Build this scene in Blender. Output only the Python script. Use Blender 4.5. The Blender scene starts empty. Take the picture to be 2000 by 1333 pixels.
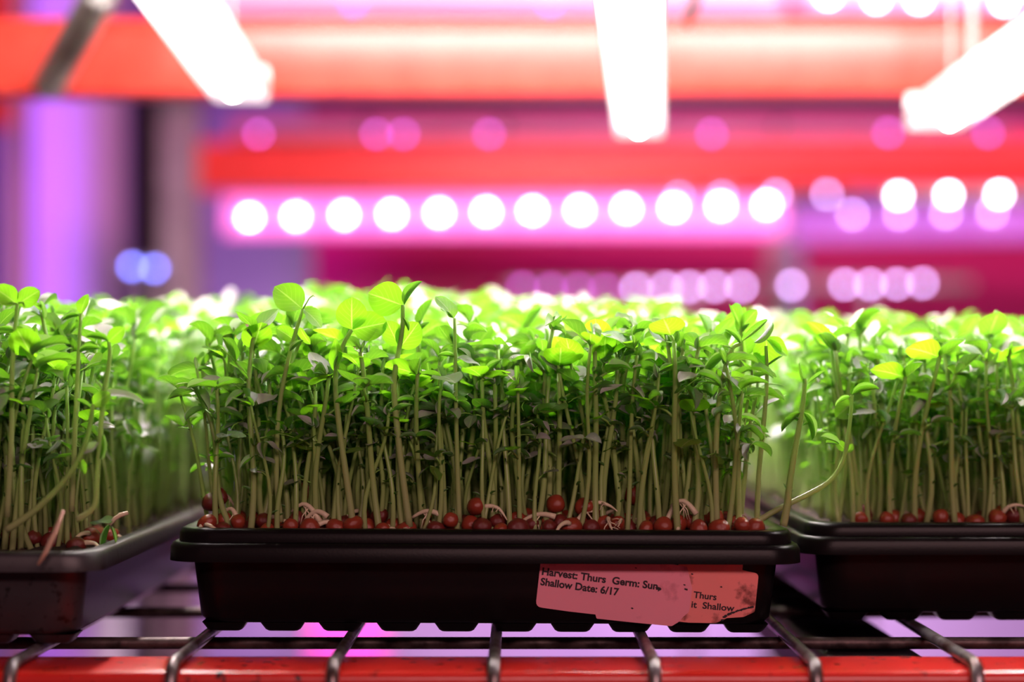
import bpy, math, random
import numpy as np
from mathutils import Vector, Matrix, Euler

SC = bpy.context.scene
COL = SC.collection
R = math.radians

# ------------------------------------------------------------------ camera
FPX, CX, HZ, H = 3844.0, 1010.0, 750.0, 0.111      # focal length in pixels, vanishing point, eye height above the wires
cam_d = bpy.data.cameras.new('camera')
cam = bpy.data.objects.new('camera', cam_d); COL.objects.link(cam)
cam.location = (0, 0, H); cam.rotation_euler = (R(90), 0, 0)
cam_d.sensor_width = 36; cam_d.lens = 36 * FPX / 2000
cam_d.shift_x = (1000 - CX) / 2000; cam_d.shift_y = (HZ - 666.5) / 2000
cam_d.clip_start = 0.01; cam_d.clip_end = 50
cam_d.dof.use_dof = True; cam_d.dof.focus_distance = 0.882; cam_d.dof.aperture_fstop = 3.3
cam_d.dof.aperture_blades = 0
SC.camera = cam

# ------------------------------------------------------------------ world, fill lamps, exposure
w = bpy.data.worlds.new('room_air'); SC.world = w; w.use_nodes = True
w.node_tree.nodes['Background'].inputs[0].default_value = (0.80, 0.45, 0.62, 1)
w.node_tree.nodes['Background'].inputs[1].default_value = 0.055

def area_lamp(name, loc, target, sx, sy, power, col):
    d = bpy.data.lights.new(name, 'AREA'); d.shape = 'RECTANGLE'; d.size = sx; d.size_y = sy
    d.energy = power; d.color = col
    o = bpy.data.objects.new(name, d); COL.objects.link(o); o.location = loc
    o.rotation_euler = (Vector(target) - Vector(loc)).to_track_quat('-Z', 'Y').to_euler()
    return o

# added pink fill from behind the camera, standing in for unseen aisle lights
area_lamp('aisle_fill_light', (0.35, -0.50, 0.66), (0.03, 0.88, 0.06), 1.1, 0.16, 12.0, (1.0, 0.58, 0.58))
# added unseen fills: violet for the left column, pale for the low wall
area_lamp('violet_fill_light', (-1.42, 3.35, 0.45), (-0.95, 4.15, 0.35), 0.10, 1.0, 15, (0.50, 0.13, 1.0))
area_lamp('lower_fill_light', (0.35, 4.35, -0.08), (0.2, 5.2, -0.55), 1.8, 0.08, 40, (1.0, 0.98, 0.76))
# added unseen fills that brighten the upper beam and the far rack
area_lamp('upper_fill_light', (0.08, 1.08, 0.56), (0.10, 1.55, 0.37), 0.75, 0.06, 13.5, (1.0, 0.84, 0.80))
area_lamp('far_aisle_fill_light', (0.55, 2.45, 1.05), (0.35, 3.5, 0.50), 1.5, 0.08, 30, (1.0, 0.32, 0.60))
SC.view_settings.view_transform = 'Standard'; SC.view_settings.look = 'None'
SC.view_settings.exposure = 0.0; SC.view_settings.gamma = 1.0; SC.view_settings.use_curve_mapping = False
SC.cycles.max_bounces = 10; SC.cycles.diffuse_bounces = 7; SC.cycles.transmission_bounces = 6
SC.cycles.use_denoising = True
SC.cycles.sample_clamp_indirect = 6.0

def P(px, py, D):
    return Vector(((px - CX) * D / FPX, D, H - (py - HZ) * D / FPX))

# ------------------------------------------------------------------ materials
def mat(name, base, rough=0.5, spec=0.5, metal=0.0, emit=None, estr=0.0, noise=None, bump=None, trans=0.0, ior=1.45, coat=0.0):
    m = bpy.data.materials.new(name); m.use_nodes = True
    nt = m.node_tree; b = nt.nodes['Principled BSDF']
    b.inputs['Base Color'].default_value = (*base, 1); b.inputs['Roughness'].default_value = rough
    b.inputs['Specular IOR Level'].default_value = spec; b.inputs['Metallic'].default_value = metal
    b.inputs['IOR'].default_value = ior
    b.inputs['Transmission Weight'].default_value = trans; b.inputs['Coat Weight'].default_value = coat
    if emit:
        b.inputs['Emission Color'].default_value = (*emit, 1); b.inputs['Emission Strength'].default_value = estr
    if noise or bump:
        tc = nt.nodes.new('ShaderNodeTexCoord')
    if noise:                                   # (other colour, scale, lo, hi)
        n = nt.nodes.new('ShaderNodeTexNoise'); n.inputs['Scale'].default_value = noise[1]; n.inputs['Detail'].default_value = 5
        r = nt.nodes.new('ShaderNodeMapRange'); r.inputs['From Min'].default_value = noise[2]; r.inputs['From Max'].default_value = noise[3]
        x = nt.nodes.new('ShaderNodeMix'); x.data_type = 'RGBA'
        x.inputs[6].default_value = (*base, 1); x.inputs[7].default_value = (*noise[0], 1)
        nt.links.new(tc.outputs['Object'], n.inputs['Vector']); nt.links.new(n.outputs['Fac'], r.inputs['Value'])
        nt.links.new(r.outputs['Result'], x.inputs[0]); nt.links.new(x.outputs[2], b.inputs['Base Color'])
    if bump:                                    # (scale, strength, distance)
        n = nt.nodes.new('ShaderNodeTexNoise'); n.inputs['Scale'].default_value = bump[0]; n.inputs['Detail'].default_value = 6
        bp = nt.nodes.new('ShaderNodeBump'); bp.inputs['Strength'].default_value = bump[1]; bp.inputs['Distance'].default_value = bump[2]
        nt.links.new(tc.outputs['Object'], n.inputs['Vector']); nt.links.new(n.outputs['Fac'], bp.inputs['Height'])
        nt.links.new(bp.outputs['Normal'], b.inputs['Normal'])
    return m

def leaf_material(name, dark, light, under, trans_col, mixf, rough, spec):
    m = bpy.data.materials.new(name); m.use_nodes = True
    nt = m.node_tree; N = nt.nodes; Lk = nt.links
    b = N['Principled BSDF']; out = N['Material Output']
    uv = N.new('ShaderNodeUVMap'); uv.uv_map = 'UVMap'
    sep = N.new('ShaderNodeSeparateXYZ'); Lk.new(uv.outputs[0], sep.inputs[0])
    def math_(op, a, bb=None, c=None):
        n = N.new('ShaderNodeMath'); n.operation = op
        for i, q in enumerate((a, bb, c)):
            if q is None: continue
            if isinstance(q, (int, float)): n.inputs[i].default_value = q
            else: Lk.new(q, n.inputs[i])
        return n.outputs[0]
    u = math_('ABSOLUTE', math_('MULTIPLY_ADD', sep.outputs[0], 2.0, -1.0))
    v = sep.outputs[1]
    ph = math_('MULTIPLY', math_('MULTIPLY_ADD', u, -0.45, v), 38.0)         # side veins slant forward
    side = math_('POWER', math_('MULTIPLY_ADD', math_('SINE', ph), 0.5, 0.5), 14.0)
    side = math_('MULTIPLY', side, math_('SUBTRACT', 1.0, math_('POWER', u, 3.0)))
    mid = math_('LESS_THAN', u, 0.05)
    vein = math_('MAXIMUM', math_('MULTIPLY', side, 0.32), mid)
    oi = N.new('ShaderNodeObjectInfo'); at = N.new('ShaderNodeAttribute'); at.attribute_name = 'rnd'
    rnd = math_('FRACT', math_('ADD', oi.outputs['Random'], at.outputs['Fac']))
    cx = N.new('ShaderNodeMix'); cx.data_type = 'RGBA'
    cx.inputs[6].default_value = (*dark, 1); cx.inputs[7].default_value = (*light, 1); Lk.new(rnd, cx.inputs[0])
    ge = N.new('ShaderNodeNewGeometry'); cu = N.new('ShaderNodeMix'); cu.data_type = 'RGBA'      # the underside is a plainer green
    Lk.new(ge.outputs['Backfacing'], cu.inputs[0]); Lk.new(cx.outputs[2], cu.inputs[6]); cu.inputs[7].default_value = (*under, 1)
    cv = N.new('ShaderNodeMix'); cv.data_type = 'RGBA'; Lk.new(math_('MULTIPLY', vein, 0.45), cv.inputs[0])
    Lk.new(cu.outputs[2], cv.inputs[6]); cv.inputs[7].default_value = (0.42, 0.60, 0.22, 1)
    Lk.new(cv.outputs[2], b.inputs['Base Color'])
    b.inputs['Roughness'].default_value = rough; b.inputs['Specular IOR Level'].default_value = spec
    bp = N.new('ShaderNodeBump'); bp.inputs['Strength'].default_value = 0.35; bp.inputs['Distance'].default_value = 0.0004
    nz = N.new('ShaderNodeTexNoise'); nz.inputs['Scale'].default_value = 260
    tc = N.new('ShaderNodeTexCoord'); Lk.new(tc.outputs['Object'], nz.inputs['Vector'])
    Lk.new(math_('ADD', math_('MULTIPLY', vein, -0.6), nz.outputs['Fac']), bp.inputs['Height']); Lk.new(bp.outputs[0], b.inputs['Normal'])
    t = N.new('ShaderNodeBsdfTranslucent')
    ct = N.new('ShaderNodeMix'); ct.data_type = 'RGBA'; Lk.new(math_('MULTIPLY', vein, 0.35), ct.inputs[0])
    ct.inputs[6].default_value = (*trans_col, 1); ct.inputs[7].default_value = (0.75, 0.95, 0.25, 1); Lk.new(ct.outputs[2], t.inputs['Color'])
    mx = N.new('ShaderNodeMixShader'); mx.inputs[0].default_value = mixf
    Lk.new(b.outputs[0], mx.inputs[1]); Lk.new(t.outputs[0], mx.inputs[2]); Lk.new(mx.outputs[0], out.inputs[0])
    return m

def stem_material():
    m = bpy.data.materials.new('pea_stem'); m.use_nodes = True
    nt = m.node_tree; N = nt.nodes; Lk = nt.links; b = N['Principled BSDF']
    uv = N.new('ShaderNodeUVMap'); uv.uv_map = 'UVMap'; sep = N.new('ShaderNodeSeparateXYZ'); Lk.new(uv.outputs[0], sep.inputs[0])
    rp = N.new('ShaderNodeValToRGB'); Lk.new(sep.outputs[1], rp.inputs[0])
    e = rp.color_ramp.elements; e[0].position = 0.0; e[0].color = (0.48, 0.52, 0.24, 1); e[1].position = 0.9; e[1].color = (0.32, 0.56, 0.12, 1)
    e2 = rp.color_ramp.elements.new(0.35); e2.color = (0.42, 0.58, 0.18, 1)
    Lk.new(rp.outputs[0], b.inputs['Base Color']); b.inputs['Roughness'].default_value = 0.32
    t = N.new('ShaderNodeBsdfTranslucent'); Lk.new(rp.outputs[0], t.inputs['Color'])
    mx = N.new('ShaderNodeMixShader'); mx.inputs[0].default_value = 0.45
    Lk.new(b.outputs[0], mx.inputs[1]); Lk.new(t.outputs[0], mx.inputs[2]); Lk.new(mx.outputs[0], N['Material Output'].inputs[0])
    return m

M = {}
M['leaf'] = leaf_material('pea_leaf', (0.12, 0.17, 0.10), (0.60, 0.55, 0.57), (0.05, 0.15, 0.025), (0.21, 0.60, 0.015), 0.36, 0.40, 0.9)  # pale upper tone: grey wax, with the lamps' lilac sheen put into the colour
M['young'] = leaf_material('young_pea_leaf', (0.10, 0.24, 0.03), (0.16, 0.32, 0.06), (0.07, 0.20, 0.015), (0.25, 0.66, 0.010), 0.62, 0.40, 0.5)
M['stem'] = stem_material()
M['tray'] = mat('black_tray_plastic', (0.006, 0.0045, 0.005), 0.30, 0.11, bump=(900, 0.08, 0.0004))
M['tray_dirty'] = mat('dusty_tray_plastic', (0.028, 0.022, 0.025), 0.42, 0.5, noise=((0.006, 0.004, 0.004), 260, 0.60, 0.66))
M['soil'] = mat('potting_soil', (0.028, 0.014, 0.011), 0.85, 0.35, noise=((0.07, 0.035, 0.025), 240, 0.45, 0.7), bump=(700, 1.0, 0.002))
M['seed'] = mat('wet_maroon_pea', (0.20, 0.022, 0.014), 0.17, 0.6, noise=((0.36, 0.075, 0.03), 170, 0.45, 0.7), bump=(420, 0.2, 0.0006))
M['seed_dark'] = mat('dark_maroon_pea', (0.10, 0.012, 0.012), 0.3, 0.6, noise=((0.22, 0.03, 0.02), 150, 0.45, 0.7), bump=(420, 0.25, 0.0006))
M['root'] = mat('pale_root', (0.60, 0.50, 0.34), 0.45)
M['straw'] = mat('dry_straw', (0.42, 0.25, 0.17), 0.6)
M['wire'] = mat('worn_steel_wire', (0.33, 0.30, 0.31), 0.36, 0.5, 0.75, noise=((0.10, 0.05, 0.04), 90, 0.42, 0.66), bump=(300, 0.25, 0.0006))
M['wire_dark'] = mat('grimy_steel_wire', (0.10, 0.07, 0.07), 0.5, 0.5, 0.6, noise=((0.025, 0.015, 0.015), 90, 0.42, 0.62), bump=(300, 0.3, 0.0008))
M['red_paint'] = mat('red_orange_rack_paint', (0.85, 0.075, 0.05), 0.3, 0.55, noise=((0.75, 0.055, 0.035), 40, 0.4, 0.7), bump=(160, 0.12, 0.0006))
M['red_paint_dim_dirty'] = mat('dimmed_dirty_red_rack_paint', (0.66, 0.020, 0.014), 0.27, 0.55, noise=((0.03, 0.012, 0.012), 130, 0.62, 0.69), bump=(160, 0.2, 0.0006))  # same rack paint, shade put into its base colour; the specks are dirt
M['galv'] = mat('galvanised_steel', (0.42, 0.42, 0.40), 0.45, 0.5, 0.3, noise=((0.3, 0.3, 0.29), 25, 0.4, 0.6))
M['black_steel'] = mat('black_steel', (0.012, 0.010, 0.011), 0.5)
M['brown_post'] = mat('tan_painted_steel', (0.42, 0.30, 0.24), 0.5)
M['crimson'] = mat('crimson_plastic', (0.88, 0.010, 0.22), 0.5)
M['maroon'] = mat('dimmed_crimson_plastic', (0.15, 0.006, 0.07), 0.5)  # darker copy of the crimson, the upper band's dimness put into its colour
M['magenta_plastic'] = mat('magenta_plastic', (0.50, 0.04, 0.36), 0.5)
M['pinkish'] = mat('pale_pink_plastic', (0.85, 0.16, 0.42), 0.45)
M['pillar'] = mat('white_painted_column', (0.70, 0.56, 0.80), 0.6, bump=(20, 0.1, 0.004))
M['wall'] = mat('pale_violet_wall_paint', (0.28, 0.15, 0.42), 0.8, 0.2, noise=((0.23, 0.12, 0.36), 3, 0.4, 0.6))
M['floor'] = mat('grey_concrete', (0.28, 0.26, 0.27), 0.6, noise=((0.2, 0.19, 0.2), 6, 0.4, 0.6))
M['white_metal'] = mat('white_enamel_housing', (0.85, 0.82, 0.82), 0.35)
M['label'] = mat('pink_paper_label', (0.76, 0.27, 0.34), 0.5, 0.4, noise=((0.50, 0.16, 0.20), 75, 0.62, 0.72))
M['label_stained'] = mat('stained_paper_label', (0.80, 0.24, 0.22), 0.5, 0.4, noise=((0.22, 0.06, 0.05), 95, 0.61, 0.70))
M['ink'] = mat('black_ink', (0.02, 0.015, 0.02), 0.6)
M['water'] = mat('clear_water', (1, 1, 1), 0.0, 0.5, trans=1.0, ior=1.33)
M['lamp_white'] = mat('white_led_strip', (0.9, 0.9, 0.9), 0.4, emit=(1.0, 0.88, 0.86), estr=320)
M['lamp_lens'] = mat('frosted_lamp_lens', (0.9, 0.88, 0.88), 0.4, emit=(1.0, 0.80, 0.82), estr=1.3)
M['led_bead'] = mat('white_violet_led', (0.9, 0.9, 0.9), 0.3, emit=(1.0, 0.86, 1.0), estr=45)
M['led_bead_dim'] = mat('violet_led', (0.8, 0.7, 0.9), 0.3, emit=(0.68, 0.42, 1.0), estr=20)
M['led_bead_pink'] = mat('magenta_led', (0.8, 0.5, 0.8), 0.3, emit=(0.80, 0.14, 0.95), estr=9)
M['led_bead_blue'] = mat('blue_led', (0.5, 0.5, 0.9), 0.3, emit=(0.15, 0.20, 1.0), estr=26)
M['magenta_lens'] = mat('magenta_lamp_lens', (0.8, 0.5, 0.75), 0.4, emit=(0.90, 0.06, 0.58), estr=1.3)
M['violet_lens'] = mat('violet_lamp_lens', (0.8, 0.6, 0.85), 0.4, emit=(0.60, 0.08, 0.78), estr=0.9)
M['pink_lens'] = mat('pink_lamp_lens', (0.8, 0.6, 0.7), 0.4, emit=(1.0, 0.33, 0.42), estr=1.0)

# ------------------------------------------------------------------ mesh helpers
class MB:
    """collects vertices, faces and per-vertex uv for ONE mesh"""
    def __init__(s): s.v = []; s.f = []; s.uv = []
    def add(s, vs, fs, uv=None):
        o = len(s.v); s.v += [tuple(q) for q in vs]; s.f += [tuple(i + o for i in q) for q in fs]
        s.uv += list(uv) if uv is not None else [(0.0, 0.0)] * len(vs)
    def tube(s, pts, rad, n=8, cap=True, t0=0.0, t1=1.0):
        pts = [Vector(p) for p in pts]; k = len(pts)
        rad = [rad] * k if isinstance(rad, (int, float)) else rad
        vs, uv, fs = [], [], []
        up = Vector((0.13, 0.97, 0.21)).normalized()
        for i, p in enumerate(pts):
            d = (pts[min(i + 1, k - 1)] - pts[max(i - 1, 0)]).normalized()
            a = up - d * up.dot(d)
            if a.length < 1e-4: a = d.orthogonal()
            a.normalize(); b = d.cross(a)
            up = a
            for j in range(n):
                q = 2 * math.pi * j / n
                vs.append(p + (a * math.cos(q) + b * math.sin(q)) * rad[i]); uv.append((j / n, t0 + (t1 - t0) * i / (k - 1)))
        for i in range(k - 1):
            for j in range(n):
                fs.append((i * n + j, i * n + (j + 1) % n, (i + 1) * n + (j + 1) % n, (i + 1) * n + j))
        if cap: fs.append(tuple(reversed(range(n)))); fs.append(tuple((k - 1) * n + j for j in range(n)))
        s.add(vs, fs, uv); return s
    def prism(s, prof, x0, x1, axis='x', cap=True):
        """closed 2-D profile extruded along an axis"""
        n = len(prof)
        def pt(t, a, b): return {'x': (t, a, b), 'y': (a, t, b), 'z': (a, b, t)}[axis]
        vs = [pt(x0, *p) for p in prof] + [pt(x1, *p) for p in prof]
        fs = [(i, (i + 1) % n, n + (i + 1) % n, n + i) for i in range(n)]
        if cap: fs += [tuple(reversed(range(n))), tuple(range(n, 2 * n))]
        s.add(vs, fs); return s
    def loft(s, loops, cap0=False, cap1=False):
        n = len(loops[0]); vs = [p for l in loops for p in l]; fs = []
        for i in range(len(loops) - 1):
            for j in range(n):
                fs.append((i * n + j, i * n + (j + 1) % n, (i + 1) * n + (j + 1) % n, (i + 1) * n + j))
        if cap0: fs.append(tuple(reversed(range(n))))
        if cap1: fs.append(tuple((len(loops) - 1) * n + j for j in range(n)))
        s.add(vs, fs); return s
    def mesh(s, name, material, smooth=True, angle=40):
        me = bpy.data.meshes.new(name); me.from_pydata(s.v, [], s.f)
        if any(u != (0.0, 0.0) for u in s.uv): set_uv(me, np.array(s.uv))
        if material: me.materials.append(material)
        if smooth:
            me.polygons.foreach_set('use_smooth', [True] * len(me.polygons))
            if angle < 180: me.set_sharp_from_angle(angle=R(angle))
        me.update(); return me

def set_uv(me, uv):
    lay = me.uv_layers.new(name='UVMap')
    idx = np.empty(len(me.loops), dtype=np.int32); me.loops.foreach_get('vertex_index', idx)
    lay.data.foreach_set('uv', uv[idx].astype(np.float32).ravel())

def link(name, me, parent=None, mw=None):
    o = bpy.data.objects.new(name, me); COL.objects.link(o)
    if parent is not None: o.parent = parent
    if mw is not None: o.matrix_basis = mw
    return o
def obj(name, mb, material, parent=None, smooth=True, angle=40):
    return link(name, mb.mesh(name, material, smooth, angle), parent)
def tag(o, label, cat, group=None, kind=None):
    o['label'] = label; o['category'] = cat
    if group: o['group'] = group
    if kind: o['kind'] = kind
    return o
def thing(name, label, cat, loc=(0, 0, 0), group=None):
    o = bpy.data.objects.new(name, None); COL.objects.link(o); o.location = loc; o.empty_display_size = 0.02
    return tag(o, label, cat, group)
def struct(name, mb, m, smooth=False):
    o = obj(name, mb, m, None, smooth); o['kind'] = 'structure'; return o
def rrect(w2, l2, r, z, n=6):
    """rounded rectangle loop centred on the origin"""
    pts = []
    for cx, cy, a0 in ((w2 - r, l2 - r, 0), (-w2 + r, l2 - r, 90), (-w2 + r, -l2 + r, 180), (w2 - r, -l2 + r, 270)):
        for i in range(n + 1):
            a = R(a0 + 90 * i / n); pts.append((cx + r * math.cos(a), cy + r * math.sin(a), z))
    return pts
def rprof(a0, a1, b0, b1, r, n=4):
    """rounded 2-D rectangle profile"""
    pts = []
    for cx, cy, q in ((a1 - r, b1 - r, 0), (a0 + r, b1 - r, 90), (a0 + r, b0 + r, 180), (a1 - r, b0 + r, 270)):
        for i in range(n + 1):
            t = R(q + 90 * i / n); pts.append((cx + r * math.cos(t), cy + r * math.sin(t)))
    return pts
def box(a, b, r=0.0):
    mb = MB()
    if r:
        mb.loft([rrect((b[0]-a[0])/2 - q, (b[1]-a[1])/2 - q, r, z) for q, z in ((r*.3, 0), (0, r*.3), (0, b[2]-a[2]-r*.3), (r*.3, b[2]-a[2]))], True, True)
        c = ((a[0]+b[0])/2, (a[1]+b[1])/2, a[2]); mb.v = [(x+c[0], y+c[1], z+c[2]) for x, y, z in mb.v]
    else:
        mb.prism([(a[1], a[2]), (b[1], a[2]), (b[1], b[2]), (a[1], b[2])], a[0], b[0])
    return mb
_ones = 'first second third fourth fifth sixth seventh eighth ninth tenth eleventh twelfth thirteenth fourteenth fifteenth sixteenth seventeenth eighteenth nineteenth'.split()
_tens = {2: 'twent', 3: 'thirt', 4: 'fort', 5: 'fift', 6: 'sixt', 7: 'sevent', 8: 'eight', 9: 'ninet'}
def ordinal(n):
    if n < 20: return _ones[n - 1]
    if n % 10 == 0: return _tens[n // 10] + 'ieth'
    return _tens[n // 10] + 'y-' + _ones[n % 10 - 1]

# ------------------------------------------------------------------ the room
struct('floor', box((-4, -1.6, -1.2), (4, 6.0, -1.1)), M['floor'])
struct('wall_back', box((-4, 5.2, -1.1), (4, 5.3, 2.6)), M['wall'])

# ------------------------------------------------------------------ own rack: beams and uprights
rack = thing('storage_rack', 'red-orange storage rack whose front beam carries the wire deck under the trays', 'rack', (0, 0.80, -1.1))
def rpart(name, mb, m, **k):
    o = obj(name, mb, m, rack, **k); o.matrix_parent_inverse = Matrix.Translation((0, -0.80, 1.1)); return o
rpart('front_beam', MB().prism(rprof(0.798, 0.846, -0.075, -0.0058, 0.004), -1.25, 1.25), M['red_paint_dim_dirty'])
rpart('rear_beam', MB().prism(rprof(1.53, 1.575, -0.036, -0.0058, 0.004), -1.25, 1.25), M['red_paint_dim_dirty'])
UB = rpart('upper_beam', MB().prism(rprof(1.55, 1.59, 0.339, 0.392, 0.004), -1.25, 1.25).prism(rprof(1.562, 1.588, 0.3925, 0.402, 0.003), -1.25, 1.25), M['red_paint'])
for x in (-1.29, 1.29):
    for y in (0.82, 1.56):
        rpart('upright', MB().prism(rprof(x - .04, x + .04, y - .03, y + .03, 0.006), -1.1, 1.0, 'z'), M['red_paint'])
for y in (0.95, 1.40):
    rpart('crossbar', MB().prism(rprof(y - .012, y + .012, 0.56, 0.585, 0.004), -1.25, 1.25), M['galv'])

# ------------------------------------------------------------------ wire deck
deck = thing('wire_deck', 'bare steel wire deck with wires bent down over the red front beam', 'shelf', (0, 0.80, -0.006))
def dpart(name, mb, m):
    o = obj(name, mb, m, deck); o.matrix_parent_inverse = Matrix.Translation((0, -0.80, 0.006)); return o
rw = 0.00265
def long_wire(x):
    pts = [(x, 1.60, -rw), (x, 1.2, -rw), (x, 0.90, -rw), (x, 0.808, -rw)]
    for i in range(1, 7):
        a = R(90 * i / 6); pts.append((x, 0.8035 - 0.0095 * math.sin(a) + .0, -rw - 0.0095 * (1 - math.cos(a))))
    pts += [(x, 0.7940, -0.04), (x, 0.7940, -0.07)]
    return MB().tube(pts, rw, 10)
for k in range(-7, 9):
    dpart('long_wire', long_wire(-0.0094 + 0.0652 * k), M['wire'])
for k in range(6):
    y = 0.902 + 0.121 * k
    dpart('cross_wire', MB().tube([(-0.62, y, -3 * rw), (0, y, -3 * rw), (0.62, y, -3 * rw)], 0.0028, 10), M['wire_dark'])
for x in (0.162, -0.45):
    dpart('support_channel', MB().prism(rprof(x - .023, x + .023, -0.036, -0.0125, 0.003), 0.872, 1.52, 'y'), M['black_steel'])

# ------------------------------------------------------------------ trays
def tray_loops(w2, l2, zbot, ztop, skirt, thick=0.0012, taper=0.010, rim=0.0085):
    """shell of a tray: outside from the floor up, round the rim and down inside"""
    b2, c2 = w2 - rim - taper * 0.35, l2 - rim - taper * 0.35     # half sizes of the floor
    t2, u2 = w2 - rim, l2 - rim                                    # half sizes under the rim
    zs = ztop - skirt
    L = [rrect(b2 - .006, c2 - .006, .010, zbot), rrect(b2 - .002, c2 - .002, .013, zbot + .0008), rrect(b2, c2, .014, zbot + .003),
         rrect(b2 + (t2 - b2) * .5, c2 + (u2 - c2) * .5, .014, (zbot + ztop) / 2),
         rrect(t2, u2, .014, ztop - .003), rrect(t2 + .001, u2 + .001, .0145, ztop - thick), rrect(w2 - .0012, l2 - .0012, .015, ztop - thick), rrect(w2 - .0010, l2 - .0010, .015, zs),
         rrect(w2 + .0004, l2 + .0004, .016, zs - .0003), rrect(w2 + .0002, l2 + .0002, .016, ztop - .0022), rrect(w2 - .0008, l2 - .0008, .016, ztop - .0004), rrect(w2 - .002, l2 - .002, .015, ztop),
         rrect(t2 + .001, u2 + .001, .014, ztop), rrect(t2 - .0008, u2 - .0008, .014, ztop - .0012),
         rrect(t2 - .0016, u2 - .0016, .013, ztop - .004), rrect(b2 - .0015, c2 - .0015, .012, zbot + .003), rrect(b2 - .007, c2 - .007, .009, zbot + .0012)]
    return MB().loft(L, True, True)
TL = 0.54
def outer_tray(label, x, yfront, roll=0.0, yaw=0.0, m='tray', feet=3):
    root = thing('growing_tray', label, 'tray', (x, yfront + TL / 2, 0), 'black growing trays on the wire deck')
    root.rotation_euler = (0, R(roll), R(yaw))
    link('tray_body', tray_loops(0.140, TL / 2, 0.0038, 0.0405, 0.0080).mesh('tray_body', M[m]), root)
    fm = MB().loft([rrect(.0066, .0058, .002, 0.0), rrect(.0078, .0072, .003, .0007), rrect(.0100, .0095, .003, .0041)], True, False).mesh('foot', M[m])
    for j in range(feet):
        for i in range(10):
            f = link('foot', fm, root); f.location = (-.1165 + .0259 * i, -TL / 2 + .0245 + .03 * j, 0)
    return root
def inner_tray(label, x, yfront, roll=0.0, yaw=0.0):
    root = thing('nested_tray', label, 'tray', (x, yfront + TL / 2, 0), 'nested inner trays holding the soil')
    root.rotation_euler = (0, R(roll), R(yaw))
    link('tray_body', tray_loops(0.1365, TL / 2 - .0035, 0.0075, 0.0466, 0.0056, rim=0.0085).mesh('tray_body', M['tray']), root)
    return root
XM, YM, XLT, YL, XR, YR = -0.0168, 0.862, -0.315, 0.822, 0.2710, 0.905
mid_tray = outer_tray('black shallow tray with the peeling pink label, under the middle stand of peas', XM, YM, 0.30, 0.6)
inner_tray('thin black inner tray full of pea seeds, nested in the tray with the label', XM, YM, 0.30, 0.6)
outer_tray('dusty black tray cut off by the left edge, nearest to the front beam', XLT, YL, 0, 0, 'tray_dirty', 1)
outer_tray('black outer tray set furthest back, at the right, without any label', XR, YR, 0, 0, 'tray', 1)
inner_tray('black inner tray with a doubled rim nested in the right-hand tray', XR, YR)

def soil(label, x, yfront, z, w2, front_in):
    nx, ny = 130, 60
    rng = np.random.default_rng(int(abs(x) * 1000))
    X = np.linspace(-w2, w2, nx); Y = np.linspace(front_in, TL - front_in, ny)
    # finer cells near the front edge
    Y = front_in + (TL - 2 * front_in) * np.linspace(0, 1, ny) ** 1.8
    gx, gy = np.meshgrid(X, Y)
    def vn(sx, sy):
        g = rng.random((int(sy) + 3, int(sx) + 3)); a = (gx + w2) / (2 * w2) * sx; b = (gy - front_in) / (TL - 2 * front_in) * sy
        i, j = b.astype(int), a.astype(int); fb, fa = b - i, a - j
        return (g[i, j] * (1 - fb) * (1 - fa) + g[i + 1, j] * fb * (1 - fa) + g[i, j + 1] * (1 - fb) * fa + g[i + 1, j + 1] * fb * fa)
    z_ = z + 0.0028 * (vn(30, 60) - .5) + 0.003 * (vn(70, 140) - .4) + 0.0016 * (rng.random(gx.shape) - .5)
    edge = np.minimum(np.minimum(gx + w2, w2 - gx), gy - front_in) / 0.006
    z_ -= 0.003 * np.clip(1 - edge, 0, 1)
    vs = list(zip((gx + x).ravel(), (gy + yfront).ravel(), z_.ravel()))
    fs = [(i * nx + j, i * nx + j + 1, (i + 1) * nx + j + 1, (i + 1) * nx + j) for i in range(ny - 1) for j in range(nx - 1)]
    mb = MB(); mb.add(vs, fs)
    return tag(obj('potting_soil', mb, M['soil'], None, True, 180), label, 'soil', kind='stuff')
soil('dark damp soil under the peas in the labelled middle tray', XM, YM, 0.0432, 0.1255, .0145)
soil('crumbly brown soil showing at the corner of the tray cut off at left', XLT, YL, 0.0385, 0.129, .0115)
soil('dark brown soil along the rim of the tray furthest right', XR, YR, 0.0445, 0.1255, .0145)

# ------------------------------------------------------------------ label on the middle tray
bpy.context.view_layer.update()
MT = mid_tray.matrix_world.copy(); MTi = MT.inverted()
# the front wall of the middle tray as a plane in the tray's own space
w_lo, w_hi = Vector((0, -(TL / 2 - .0085 - .0035), .0068)), Vector((0, -(TL / 2 - .0085), .0375))
wn = Vector((0, -(w_hi.z - w_lo.z), w_hi.y - w_lo.y)).normalized()
if wn.y > 0: wn = -wn
CAMP = MTi @ Vector((0, 0, H))
def on_wall(px, py, off):
    d = (MTi @ P(px, py, 1.0)) - CAMP
    t = (w_lo + wn * off - CAMP).dot(wn) / d.dot(wn)
    return CAMP + d * t
def rounded_poly(pts, rad, n=4):
    out = []; k = len(pts)
    for i, p in enumerate(pts):
        r = rad[i]
        if not r: out.append(p); continue
        a, b = Vector(pts[i - 1]), Vector(pts[(i + 1) % k]); c = Vector(p)
        s, e = c + (a - c).normalized() * r, c + (b - c).normalized() * r
        for j in range(n + 1):
            t = j / n; q = s * (1 - t) ** 2 + c * 2 * t * (1 - t) + e * t * t; out.append((q.x, q.y))
    return out
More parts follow.
